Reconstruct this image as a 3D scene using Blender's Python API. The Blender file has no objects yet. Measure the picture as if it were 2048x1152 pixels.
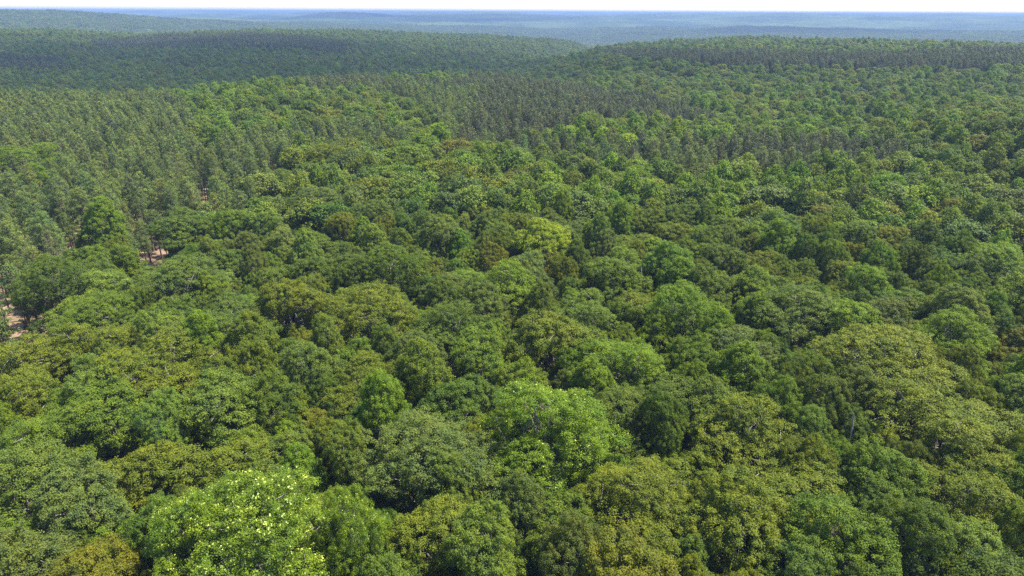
import bpy, math, random
import numpy as np
from mathutils import Vector

scene = bpy.context.scene
COL = scene.collection
rad = math.radians

# ------------------------------------------------------------------ camera
F = 1365.0                 # focal length in pixels of the 2048 px wide photograph
PITCH = rad(22.0)
ROLL = rad(0.26)
CAM_Z = 62.0
cd = bpy.data.cameras.new("camera"); cam = bpy.data.objects.new("camera", cd); COL.objects.link(cam)
cd.sensor_width = 36.0; cd.lens = 36.0 * F / 2048.0
cd.clip_start = 0.5; cd.clip_end = 120000.0
cam.location = (0, 0, CAM_Z)
from mathutils import Matrix
cam.rotation_euler = (Matrix.Rotation(rad(90) - PITCH, 3, 'X') @ Matrix.Rotation(ROLL, 3, 'Z')).to_euler()
scene.camera = cam

# ------------------------------------------------------------------ sky, sun, exposure
SUN_EL, SUN_AZ = 62.0, 78.0      # azimuth clockwise from the viewing direction (+Y)
S = Vector((math.cos(rad(SUN_EL)) * math.sin(rad(SUN_AZ)), math.cos(rad(SUN_EL)) * math.cos(rad(SUN_AZ)), math.sin(rad(SUN_EL))))
w = bpy.data.worlds.new("World"); scene.world = w; w.use_nodes = True
nt = w.node_tree
for n in list(nt.nodes): nt.nodes.remove(n)
sky = nt.nodes.new("ShaderNodeTexSky"); sky.sky_type = 'NISHITA'; sky.sun_disc = False
sky.sun_elevation = rad(SUN_EL); sky.sun_rotation = rad(SUN_AZ)
sky.altitude = 200; sky.air_density = 1.0; sky.dust_density = 0.7; sky.ozone_density = 1.0
bg = nt.nodes.new("ShaderNodeBackground"); bg.inputs[1].default_value = 0.12
wo = nt.nodes.new("ShaderNodeOutputWorld")
nt.links.new(sky.outputs[0], bg.inputs[0]); nt.links.new(bg.outputs[0], wo.inputs[0])
sl = bpy.data.lights.new("sun", 'SUN'); sl.energy = 5.0; sl.angle = rad(0.5); sl.color = (1.0, 0.945, 0.83)
so = bpy.data.objects.new("sun", sl); so.rotation_euler = S.to_track_quat('Z', 'Y').to_euler(); COL.objects.link(so)
scene.view_settings.view_transform = 'Standard'; scene.view_settings.look = 'None'
scene.view_settings.exposure = 1.62; scene.view_settings.gamma = 1.0
HAZE = 0.000175
cy = scene.cycles
cy.max_bounces = 6; cy.diffuse_bounces = 3; cy.glossy_bounces = 2; cy.transmission_bounces = 3
cy.volume_bounces = 1; cy.transparent_max_bounces = 32
cy.use_denoising = False
try:
    cy.denoiser = 'OPENIMAGEDENOISE'; cy.denoising_input_passes = 'RGB_ALBEDO_NORMAL'; cy.denoising_prefilter = 'ACCURATE'
except Exception: pass
cy.sample_clamp_indirect = 4.0
scene.render.threads_mode = 'AUTO'

# ------------------------------------------------------------------ geometry of the view (used to turn a bearing and a drop into a place)
CP, SP = math.cos(PITCH), math.sin(PITCH)
cr_, sr_ = math.cos(ROLL), math.sin(ROLL)
def ray(px, py):
    a = (np.asarray(px, float) - 1024.0) / F; b = (576.0 - np.asarray(py, float)) / F
    a, b = a * cr_ - b * sr_, a * sr_ + b * cr_
    return a, CP + b * SP, -SP + b * CP
def project(x, y, z):
    dz = z - CAM_Z
    zc = y * CP - dz * SP; up = y * SP + dz * CP
    zc = np.maximum(zc, 1e-3)
    a = x / zc; b = up / zc
    a, b = a * cr_ + b * sr_, -a * sr_ + b * cr_
    return 1024 + F * a, 576 - F * b

# ------------------------------------------------------------------ noise
def hash2(ix, iy, seed):
    ix = ix.astype(np.int64); iy = iy.astype(np.int64)
    h = (ix * 374761393 + iy * 668265263 + seed * 974634777) & 0x7fffffff
    h = ((h ^ (h >> 13)) * 1274126177) & 0x7fffffff
    h = h ^ (h >> 16)
    return (h & 0xffff) / 65535.0
def vnoise(x, y, seed=0):
    x = np.asarray(x, float); y = np.asarray(y, float)
    ix = np.floor(x); iy = np.floor(y); fx = x - ix; fy = y - iy
    fx = fx * fx * (3 - 2 * fx); fy = fy * fy * (3 - 2 * fy)
    a = hash2(ix, iy, seed); b = hash2(ix + 1, iy, seed); c = hash2(ix, iy + 1, seed); d = hash2(ix + 1, iy + 1, seed)
    return (a * (1 - fx) + b * fx) * (1 - fy) + (c * (1 - fx) + d * fx) * fy
def fbm(x, y, seed=0, o=3):
    s = 0; a = 0.5; t = 0
    for k in range(o):
        s = s + a * vnoise(x * 2 ** k + 13.7 * k, y * 2 ** k - 7.1 * k, seed + k); t += a; a *= 0.5
    return s / t - 0.5

# ------------------------------------------------------------------ terrain: wooded plateau, valleys and ridges
CAN = 19.0
COLS = {
    -250: [(390,188),(520,215),(640,190),(900,130),(1300,90),(1750,56),(2200,66),(2800,52),(3500,20),(4300,34),(7000,24),(12000,31)],
    0:    [(390,186),(520,215),(640,190),(900,130),(1300,90),(1750,56),(2300,66),(2800,52),(3500,20),(4300,34),(7000,24),(12000,24)],
    130:  [(395,187),(520,215),(645,190),(900,132),(1300,92),(1700,58),(2200,70),(2800,56),(3500,22),(4300,36),(7000,25),(12000,24)],
    250:  [(400,188),(520,215),(650,188),(900,135),(1250,98),(1600,71),(2200,78),(2800,62),(3500,30),(4500,36),(7000,27),(12000,25)],
    400:  [(415,176),(540,205),(680,176),(920,125),(1280,90),(1650,63),(2300,76),(3000,62),(3600,42),(4500,42),(7000,28),(12000,25)],
    550:  [(440,156),(565,190),(710,160),(960,118),(1300,84),(1700,58),(2300,72),(3000,64),(3600,50),(4700,44),(6300,32),(8000,29),(12000,27)],
    700:  [(470,153),(600,180),(780,146),(1050,106),(1400,76),(1800,60),(2600,72),(3600,58),(4700,44),(6300,27),(8000,31),(12000,28)],
    850:  [(500,150),(620,170),(820,138),(1100,104),(1450,80),(1850,64),(2600,76),(3600,62),(5000,46),(6300,30),(8000,29),(12000,29)],
    1000: [(510,150),(640,168),(850,140),(1100,112),(1500,84),(1900,69),(2600,80),(3600,66),(5000,46),(6500,35),(8000,30),(12000,30)],
    1120: [(440,170),(560,178),(660,152),(800,122),(960,106),(1200,125),(1550,92),(1900,76),(2600,96),(3600,74),(5000,50),(7000,36),(12000,31)],
    1200: [(230,0),(330,226),(450,190),(580,152),(650,118),(850,103),(1150,87),(1450,112),(2200,102),(3000,88),(4500,52),(7000,35),(12000,31)],
    1300: [(230,0),(330,240),(450,190),(590,150),(640,118),(880,96),(1250,75),(1550,102),(2200,100),(3000,84),(4500,50),(7000,34),(12000,32)],
    1500: [(230,0),(330,245),(470,186),(590,150),(650,112),(900,88),(1300,68),(1650,84),(2400,90),(3000,78),(4500,50),(7000,34),(12000,32)],
    1750: [(230,0),(330,248),(470,196),(600,150),(660,114),(900,93),(1200,81),(1550,94),(2400,94),(3000,80),(4500,52),(7000,35),(12000,33)],
    2048: [(230,0),(300,243),(400,206),(500,191),(610,146),(690,118),(850,100),(1020,96),(1400,108),(2400,98),(3000,82),(4500,54),(7000,36),(12000,34)],
    2300: [(230,0),(300,243),(400,206),(500,191),(610,146),(690,118),(850,102),(1020,100),(1400,110),(2400,100),(3000,84),(4500,56),(7000,37),(12000,35)],
}
LD = np.linspace(math.log(150), math.log(60000), 260)
AZK, ZT = [], []
for px, kn in COLS.items():
    a, fw, _ = ray(px, 120); AZK.append(math.atan2(a, fw))
    ds = [150.0]; zs = [0.0]
    for D, py in kn:
        if py == 0: z = 0.0
        else:
            rx, ry, rz = ray(px, py); z = CAM_Z + D * rz / math.hypot(rx, ry) - CAN
        if D > 380 and len(ds) == 1: ds.append(300.0); zs.append(1.0)
        ds.append(float(D)); zs.append(float(z))
    ds.append(60000.0); zs.append(-12.0)
    ZT.append(np.interp(LD, np.log(ds), zs))
AZK = np.array(AZK); ZT = np.array(ZT)
ker = np.exp(-np.linspace(-2, 2, 5) ** 2 / 2); ker /= ker.sum()
ZT = np.array([np.convolve(np.pad(r, 2, mode='edge'), ker, 'valid') for r in ZT])
AZF = np.linspace(AZK[0], AZK[-1], 90)
ZF = np.array([np.interp(AZF, AZK, ZT[:, j]) for j in range(ZT.shape[1])]).T
kr2 = np.exp(-np.linspace(-2, 2, 5) ** 2 / 2); kr2 /= kr2.sum()
ZF = np.array([np.convolve(np.pad(ZF[:, j], 2, mode='edge'), kr2, 'valid') for j in range(ZF.shape[1])]).T
def ground(x, y):
    x = np.asarray(x, float); y = np.asarray(y, float)
    D = np.maximum(np.hypot(x, y), 1.0); az = np.arctan2(x, y)
    ia = np.clip((az - AZF[0]) / (AZF[1] - AZF[0]), 0, len(AZF) - 1.001)
    il = np.clip((np.log(D) - LD[0]) / (LD[1] - LD[0]), 0, len(LD) - 1.001)
    a0 = ia.astype(int); l0 = il.astype(int); fa = ia - a0; fl = il - l0
    z = (ZF[a0, l0] * (1 - fa) + ZF[a0 + 1, l0] * fa) * (1 - fl) + (ZF[a0, l0 + 1] * (1 - fa) + ZF[a0 + 1, l0 + 1] * fa) * fl
    z = z + 2.6 * fbm(x / 70, y / 70, 3) * np.clip((D - 40) / 100, 0, 1)
    z = z + 20 * fbm(x / 210, y / 210, 9) * np.clip((D - 540) / 600, 0, 1)
    z = z + 130 * fbm(x / 1100, y / 1100, 21, 4) * np.clip((D - 2800) / 3500, 0, 1)
    z = np.where(D > 4600, np.minimum(z, 46), z)
    return z

# ------------------------------------------------------------------ materials
def new_mat(name):
    m = bpy.data.materials.new(name); m.use_nodes = True
    n = m.node_tree.nodes; b = n["Principled BSDF"]
    return m, n, m.node_tree.links, b

def leaf_mat(name, transl=0.28, rough=0.55, tint=True, col=None, gloss=0.13):
    m, n, l, b = new_mat(name)
    out = [x for x in n if x.type == 'OUTPUT_MATERIAL'][0]
    at = n.new("ShaderNodeAttribute"); at.attribute_type = 'INSTANCER'; at.attribute_name = "tint"
    lr = n.new("ShaderNodeAttribute"); lr.attribute_type = 'GEOMETRY'; lr.attribute_name = "lr"
    # leaf-to-leaf variation: value and a slide towards yellow
    ramp = n.new("ShaderNodeValToRGB")
    e = ramp.color_ramp.elements
    e[0].position = 0.0; e[0].color = (0.52, 0.56, 0.70, 1)
    e[1].position = 1.0; e[1].color = (1.62, 1.48, 1.10, 1)
    l.new(lr.outputs["Fac"], ramp.inputs[0])
    mul = n.new("ShaderNodeMix"); mul.data_type = 'RGBA'; mul.blend_type = 'MULTIPLY'; mul.inputs[0].default_value = 1.0
    if col is None: l.new(at.outputs["Color"], mul.inputs[6])
    else: mul.inputs[6].default_value = (*col, 1)
    l.new(ramp.outputs[0], mul.inputs[7])
    tc = n.new("ShaderNodeTexCoord"); nz = n.new("ShaderNodeTexNoise"); nz.inputs["Scale"].default_value = 0.42; nz.inputs["Detail"].default_value = 3
    dr = n.new("ShaderNodeValToRGB"); dr.color_ramp.elements[0].position = .34; dr.color_ramp.elements[1].position = .66
    dr.color_ramp.elements[0].color = (.80, .87, 1.10, 1); dr.color_ramp.elements[1].color = (1.24, 1.14, .85, 1)
    m2 = n.new("ShaderNodeMix"); m2.data_type = 'RGBA'; m2.blend_type = 'MULTIPLY'; m2.inputs[0].default_value = 1.0
    l.new(tc.outputs["Object"], nz.inputs[0]); l.new(nz.outputs[0], dr.inputs[0]); l.new(mul.outputs[2], m2.inputs[6]); l.new(dr.outputs[0], m2.inputs[7])
    mul = m2
    l.new(mul.outputs[2], b.inputs["Base Color"])
    b.inputs["Roughness"].default_value = rough
    b.inputs["Specular IOR Level"].default_value = gloss
    tr = n.new("ShaderNodeBsdfTranslucent")
    warm = n.new("ShaderNodeMix"); warm.data_type = 'RGBA'; warm.blend_type = 'MULTIPLY'; warm.inputs[0].default_value = 1.0
    l.new(mul.outputs[2], warm.inputs[6]); warm.inputs[7].default_value = (1.45, 1.42, 0.55, 1)
    l.new(warm.outputs[2], tr.inputs[0])
    mx = n.new("ShaderNodeMixShader"); mx.inputs[0].default_value = transl
    l.new(b.outputs[0], mx.inputs[1]); l.new(tr.outputs[0], mx.inputs[2]); l.new(mx.outputs[0], out.inputs[0])
    return m
M_LEAF = leaf_mat("broad_leaves")
M_NEEDLE = leaf_mat("pine_needles", transl=0.16, rough=0.6, gloss=0.25)
M_BLOS = leaf_mat("pale_seed_tufts", transl=0.35, col=(0.38, 0.45, 0.16))

def bark_mat(name, c0, c1, scale=3.0):
    m, n, l, b = new_mat(name)
    tc = n.new("ShaderNodeTexCoord"); mp = n.new("ShaderNodeMapping"); mp.inputs[3].default_value = (scale, scale, scale * 0.25)
    nz = n.new("ShaderNodeTexNoise"); nz.inputs["Scale"].default_value = 3.0; nz.inputs["Detail"].default_value = 6
    r = n.new("ShaderNodeValToRGB"); r.color_ramp.elements[0].position = .35; r.color_ramp.elements[1].position = .68
    r.color_ramp.elements[0].color = (*c0, 1); r.color_ramp.elements[1].color = (*c1, 1)
    l.new(tc.outputs["Object"], mp.inputs[0]); l.new(mp.outputs[0], nz.inputs[0]); l.new(nz.outputs[0], r.inputs[0]); l.new(r.outputs[0], b.inputs["Base Color"])
    b.inputs["Roughness"].default_value = 0.9; b.inputs["Specular IOR Level"].default_value = 0.15
    return m
M_BARK = bark_mat("grey_brown_bark", (0.10, 0.088, 0.07), (0.30, 0.27, 0.23))
M_PBARK = bark_mat("pine_bark", (0.075, 0.048, 0.034), (0.19, 0.13, 0.095))
M_DEAD = bark_mat("bleached_dead_wood", (0.14, 0.125, 0.11), (0.34, 0.31, 0.28))

def ground_mat():
    m, n, l, b = new_mat("forest_floor_litter")
    geo = n.new("ShaderNodeNewGeometry")
    nz = n.new("ShaderNodeTexNoise"); nz.inputs["Scale"].default_value = 0.11; nz.inputs["Detail"].default_value = 8; nz.inputs["Roughness"].default_value = .65
    r = n.new("ShaderNodeValToRGB"); cr = r.color_ramp
    cr.elements[0].position = .30; cr.elements[0].color = (0.085, 0.060, 0.040, 1)
    cr.elements[1].position = .72; cr.elements[1].color = (0.23, 0.175, 0.125, 1)
    e = cr.elements.new(.5); e.color = (0.21, 0.135, 0.095, 1)
    nz2 = n.new("ShaderNodeTexNoise"); nz2.inputs["Scale"].default_value = 1.7; nz2.inputs["Detail"].default_value = 6
    r2 = n.new("ShaderNodeValToRGB"); r2.color_ramp.elements[0].position = .52; r2.color_ramp.elements[1].position = .64
    mx = n.new("ShaderNodeMix"); mx.data_type = 'RGBA'; mx.inputs[7].default_value = (0.10, 0.115, 0.035, 1)
    l.new(geo.outputs["Position"], nz.inputs[0]); l.new(geo.outputs["Position"], nz2.inputs[0])
    l.new(nz.outputs[0], r.inputs[0]); l.new(nz2.outputs[0], r2.inputs[0])
    l.new(r2.outputs[0], mx.inputs[0]); l.new(r.outputs[0], mx.inputs[6]); l.new(mx.outputs[2], b.inputs["Base Color"])
    b.inputs["Roughness"].default_value = 0.95; b.inputs["Specular IOR Level"].default_value = 0.1
    return m
M_GROUND = ground_mat()

def canopy_mat():
    m, n, l, b = new_mat("distant_canopy_green")
    geo = n.new("ShaderNodeNewGeometry")
    r = n.new("ShaderNodeValToRGB"); cr = r.color_ramp
    nz = n.new("ShaderNodeTexNoise"); nz.inputs["Scale"].default_value = 0.0016; nz.inputs["Detail"].default_value = 11; nz.inputs["Roughness"].default_value = .68
    cr.elements[0].position = .42; cr.elements[0].color = (0.022, 0.044, 0.018, 1)
    cr.elements[1].position = .60; cr.elements[1].color = (0.070, 0.100, 0.032, 1)
    l.new(geo.outputs["Position"], nz.inputs[0]); l.new(nz.outputs[0], r.inputs[0]); l.new(r.outputs[0], b.inputs["Base Color"])
    b.inputs["Roughness"].default_value = 0.85; b.inputs["Specular IOR Level"].default_value = 0.1
    return m
M_CANOPY = canopy_mat()

# ------------------------------------------------------------------ mesh helpers
class MB:
    """vertex/face collector in numpy: quads and triangles, a material index and the per-face leaf value lr"""
    def __init__(s): s.v = []; s.q = []; s.m = []; s.a = []; s.n = 0
    def add(s, V, Q, mat=0, lr=0.5):
        V = np.asarray(V, float).reshape(-1, 3); Q = np.asarray(Q, int)
        s.v.append(V); s.q.append(Q + s.n); s.n += len(V)
        s.m.append(np.full(len(Q), mat)); s.a.append(np.broadcast_to(np.asarray(lr, float), (len(Q),)).copy())
    def merge(s, o, mat_shift=0, M=None, t=(0, 0, 0)):
        for V, Q, m, a in zip(o.v, o.q, o.m, o.a): pass
        V = np.concatenate(o.v); Q = [np.array(q) for q in o.q]
        if M is not None: V = V @ M.T
        base = s.n; s.v.append(V + np.array(t)); s.n += len(V)
        for q, m, a in zip(Q, o.m, o.a): s.q.append(q + base); s.m.append(m + mat_shift); s.a.append(a)
    def mesh(s, name, mats, smooth=False, extra=None):
        V = np.concatenate(s.v) if s.v else np.zeros((0, 3))
        loops = np.concatenate([q.ravel() for q in s.q]); cnt = np.concatenate([np.full(len(q), q.shape[1]) for q in s.q])
        me = bpy.data.meshes.new(name)
        me.vertices.add(len(V)); me.vertices.foreach_set("co", V.ravel())
        me.loops.add(len(loops)); me.loops.foreach_set("vertex_index", loops)
        me.polygons.add(len(cnt)); st = np.concatenate([[0], np.cumsum(cnt)[:-1]])
        me.polygons.foreach_set("loop_start", st); me.polygons.foreach_set("loop_total", cnt)
        me.polygons.foreach_set("material_index", np.concatenate(s.m).astype(np.int32))
        me.polygons.foreach_set("use_smooth", np.full(len(cnt), smooth))
        at = me.attributes.new("lr", 'FLOAT', 'FACE'); at.data.foreach_set("value", np.concatenate(s.a))
        for m in mats: me.materials.append(m)
        me.update(calc_edges=True)
        return me

def unit(v): return v / np.maximum(np.linalg.norm(v, axis=-1, keepdims=True), 1e-9)
def leaves(mb, C, N, size, aspect, rng, lr, fold=0.18, mat=0):
    """one folded rhombic leaf spray per centre"""
    n = len(C); r = unit(rng.normal(size=(n, 3))); T = unit(np.cross(N, r)); B = np.cross(N, T)
    s = (size * rng.uniform(0.65, 1.3, n))[:, None]
    V = np.stack([C - T * s * .5, C + B * s * aspect * .5 + N * s * fold, C + T * s * .5, C - B * s * aspect * .5 + N * s * fold * .6], 1)
    mb.add(V.reshape(-1, 3), np.arange(4 * n).reshape(n, 4)[:, ::-1], mat, lr)
def tube(mb, P, R, k=6, mat=0):
    P = np.asarray(P, float); R = np.asarray(R, float); n = len(P)
    d = unit(np.gradient(P, axis=0)); ref = np.array([0.31, 0.95, 0.05])
    u = unit(np.cross(d, ref)); v = np.cross(d, u)
    a = np.linspace(0, 2 * math.pi, k, endpoint=False)
    V = P[:, None] + R[:, None, None] * (np.cos(a)[None, :, None] * u[:, None] + np.sin(a)[None, :, None] * v[:, None])
    Q = [[i * k + j, i * k + (j + 1) % k, (i + 1) * k + (j + 1) % k, (i + 1) * k + j] for i in range(n - 1) for j in range(k)]
    mb.add(V.reshape(-1, 3), Q, mat)

# ------------------------------------------------------------------ broadleaf crowns (nominal: radius 6 m, base 9 m, top 20 m)
def lobes_for(style, rng):
    L = []
    if style == 'dome':
        n = rng.integers(9, 13); off = rng.uniform(0, 6)
        for i in range(n):
            rr = 4.4 * math.sqrt((i + .3) / n) * rng.uniform(.75, 1.15); th = off + i * 2.39996 + rng.uniform(-.35, .35)
            z = 8.2 + 9.2 * math.sqrt(max(0, 1 - (rr / 5.6) ** 2)) + rng.uniform(-1.5, 1.2)
            L.append((rr * math.cos(th), rr * math.sin(th), z, rng.uniform(1.75, 2.6)))
        L.append((0, 0, 13.5, 3.0))
        for k in range(5):
            th = off + 1.2566 * k + rng.uniform(-.3, .3)
            L.append((3.5 * math.cos(th), 3.5 * math.sin(th), rng.uniform(7.6, 10.6), rng.uniform(1.5, 2.1)))
    elif style == 'upright':
        n = 15; off = rng.uniform(0, 6)
        for i in range(n):
            h = (i + .5) / n; env = 5.0 * (1 - h ** 2.4) + .7
            rr = env * rng.uniform(.5, .72); th = off + i * 2.39996
            L.append((rr * math.cos(th), rr * math.sin(th), 8.5 + 10.2 * h, env * .27 + rng.uniform(.8, 1.4)))
        L.append((0, 0, 13, 2.6)); L.append((0, 0, 16, 1.9)); L.append((0, 0, 18.9, 1.15))
    elif style == 'spread':
        n = rng.integers(11, 15); off = rng.uniform(0, 6)
        for i in range(n):
            rr = 4.7 * math.sqrt((i + .2) / n); th = off + i * 2.39996 + rng.uniform(-.2, .2)
            z = 9.6 + 7.4 * (1 - (rr / 5.9) ** 2) + rng.uniform(-1.9, 1.7)
            L.append((rr * math.cos(th), rr * math.sin(th), z, rng.uniform(1.4, 2.3)))
        L.append((0, 0, 13, 2.7))
    elif style == 'big':
        off = rng.uniform(0, 6); n = 20
        for i in range(n):
            rr = 5.0 * math.sqrt((i + .2) / n) * rng.uniform(.88, 1.08); th = off + i * 2.39996 + rng.uniform(-.25, .25)
            z = 7.2 + 10.8 * math.sqrt(max(0, 1 - (rr / 5.9) ** 2)) + rng.uniform(-1.8, 1.2)
            L.append((rr * math.cos(th), rr * math.sin(th), z, rng.uniform(1.1, 1.9)))
        for k in range(7):
            th = off + .898 * k + rng.uniform(-.3, .3); L.append((4.4 * math.cos(th), 4.4 * math.sin(th), rng.uniform(8.2, 11.0), rng.uniform(1.1, 1.6)))
        L.append((0, 0, 12.5, 3.0)); L.append((1.6, -1.2, 11.5, 2.6)); L.append((-1.8, 1.2, 12.0, 2.5))
    return L
def clumps_for(L, rng, spacing):
    P, D = [], []
    LL = np.array(L)
    for i, (x, y, z, r) in enumerate(L):
        n = max(6, int(4 * math.pi * r * r / spacing ** 2))
        k = np.arange(n) + .5; ph = np.arccos(1 - 2 * k / n); th = math.pi * (1 + 5 ** .5) * k + i
        d = np.stack([np.cos(th) * np.sin(ph), np.sin(th) * np.sin(ph), np.cos(ph)], 1)
        d = unit(d + rng.normal(size=d.shape) * .16)
        p = np.array([x, y, z]) + d * r * rng.uniform(.76, 1.2, (n, 1)) * np.array([1, 1, .85])
        ok = d[:, 2] > -.45
        for j in range(len(L)):
            if j != i: ok &= np.linalg.norm((p - LL[j, :3]) / np.array([1, 1, .85]), axis=1) > LL[j, 3] * .84
        P.append(p[ok]); D.append(d[ok])
    return np.concatenate(P), np.concatenate(D)
def crown(seed, style, spacing, cr, per, size, aspect=.62, blossom=0):
    rng = np.random.default_rng(seed); mb = MB(); bl = MB()
    L = lobes_for(style, rng)
    if style != 'upright':          # lopsided crowns with a notch or two
        r2 = np.random.default_rng(seed + 5000); drop = set(r2.choice(np.arange(3, 9), 2, replace=False).tolist())
        kx, ky, th0 = r2.uniform(.82, 1.15), r2.uniform(.85, 1.12), r2.uniform(0, 6.28)
        L = [(x * kx, y * ky, z + .9 * (x * math.cos(th0) + y * math.sin(th0)) / 5, q * r2.uniform(.88, 1.15)) for i, (x, y, z, q) in enumerate(L) if i not in drop]
    P, D = clumps_for(L, rng, spacing)
    n = len(P)
    keep = rng.random(n) > .10; P, D = P[keep], D[keep]; n = len(P)
    rad_ = cr * rng.uniform(.6, 1.45, n)
    cv = rng.uniform(0, 1, n)
    C = np.repeat(P, per, 0); Dn = np.repeat(D, per, 0); rr = np.repeat(rad_, per); cvv = np.repeat(cv, per)
    d = unit(rng.normal(size=C.shape) + Dn * .55 + np.array([0, 0, .45]))
    C = C + d * (rr * rng.uniform(.35, 1.25, len(C)))[:, None] * np.array([1, 1, .72])
    N = unit(d * .75 + np.array([0, 0, .5]) + rng.normal(size=C.shape) * .42)
    lr = np.clip(.30 * cvv + .60 * rng.random(len(C)) + .05, 0, 1)
    leaves(mb, C, N, size, aspect, rng, lr)
    if blossom:
        top = P[:, 2] > 11.5
        pp, dd = P[top], D[top]; k = blossom
        idx = rng.integers(0, len(pp), len(pp) * k)
        q = pp[idx] + unit(dd[idx] + rng.normal(size=(len(idx), 3)) * .6 + np.array([0, 0, .35])) * (cr * 1.08)
        for t in range(3):
            leaves(bl, q + rng.normal(size=q.shape) * .035, unit(dd[idx] + rng.normal(size=q.shape) * .5), .115, .7, rng, rng.uniform(.4, .95, len(q)))
    return mb, bl, L
def trunk(seed, L, k=7, twigs=True, mat=0, topz=17.0, r0=.34):
    rng = np.random.default_rng(seed + 999); mb = MB()
    zs = np.array([-2.0, 0, .6, 3, 6, 9, 12, topz]); w = np.cumsum(rng.normal(size=(8, 2)) * .13, 0)
    rr = np.array([1.35, 1.25, 1.0, .86, .76, .64, .42, .12]) * r0
    P = np.column_stack([w, zs]); tube(mb, P, rr, k, mat)
    for (x, y, z, r) in L:
        s = rng.uniform(6.5, 10.5) if z < 15 else rng.uniform(9.5, 12)
        b = np.array([np.interp(s, zs, P[:, 0]), np.interp(s, zs, P[:, 1]), s]); e = np.array([x, y, z])
        m = b * .5 + e * .5 + np.array([0, 0, -.35]) + rng.normal(size=3) * .25
        tube(mb, [b, b * .6 + m * .4, m, m * .45 + e * .55, e], np.array([.16, .14, .11, .075, .035]), max(4, k - 2), mat)
        if twigs:
            for q in range(5):
                d = unit(rng.normal(size=3) + np.array([0, 0, .25])); t = m * (1 - .25 * q) + e * .25 * q if q < 4 else e
                tube(mb, [t, t + d * r * .55 + rng.normal(size=3) * .1, t + d * r * 1.12], np.array([.06, .045, .02]), 4, mat)
    return mb

# ------------------------------------------------------------------ pine (nominal: 20 m tall, crown from 9 m)
def pine(seed, ntuft, per, length, width, thick=1.0, spread=.5):
    rng = np.random.default_rng(seed); fo = MB(); tr = MB()
    zs = np.array([-1.5, 0, 5, 10, 15, 19.3]); w = np.cumsum(rng.normal(size=(6, 2)) * .10, 0); w[:2] = 0
    P = np.column_stack([w, zs]); tube(tr, P, np.array([.25, .22, .18, .15, .09, .03]) * thick, 6)
    base = rng.uniform(9.5, 13.0)
    C, D = [], []
    nb = max(10, int(ntuft / 3.2))
    for i in range(nb):
        h = (i + rng.uniform(0, 1)) / nb; z = base + (19.4 - base) * h
        env = (2.35 * (1 - h) ** .7 * (0.62 + .38 * min(1, h / .25)) + .2) * rng.uniform(.45, 1.3)
        th = i * 2.39996 + rng.uniform(-.4, .4); o = np.array([np.interp(z, zs, P[:, 0]), np.interp(z, zs, P[:, 1]), z])
        dr = np.array([math.cos(th), math.sin(th), .0]); e = o + dr * env + np.array([0, 0, .35 + .5 * h])
        if ntuft >= 100: tube(tr, [o, o * .4 + e * .6 + np.array([0, 0, -.12]), e], np.array([.05, .035, .012]) * thick, 3)
        k = max(1, int(round(env / 2.6 * 4.2)))
        for j in range(k):
            t = 1 - j * .26 if j else 1.0
            c = o * (1 - t) + e * t + rng.normal(size=3) * .22 * (1 if j else .4)
            C.append(c); D.append(unit(dr * .7 + np.array([0, 0, .75]) + rng.normal(size=3) * .25))
    C.append(np.array([P[-1, 0], P[-1, 1], 19.5])); D.append(np.array([0, 0, 1.]))
    C = np.array(C); D = np.array(D); cv = rng.uniform(0, 1, len(C))
    A = np.repeat(C, per, 0); G = np.repeat(D, per, 0); n = len(A)
    d = unit(G * .7 + rng.normal(size=A.shape) * .7)
    A = A + d * spread * rng.uniform(.15, 1.0, (n, 1)); N = unit(G * .45 + d * .35 + rng.normal(size=A.shape) * .55)
    leaves(fo, A, N, length, width / length, rng, np.clip(.35 * np.repeat(cv, per) + .35 * rng.random(n) + .15, 0, 1), fold=.1)
    return fo, tr

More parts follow.
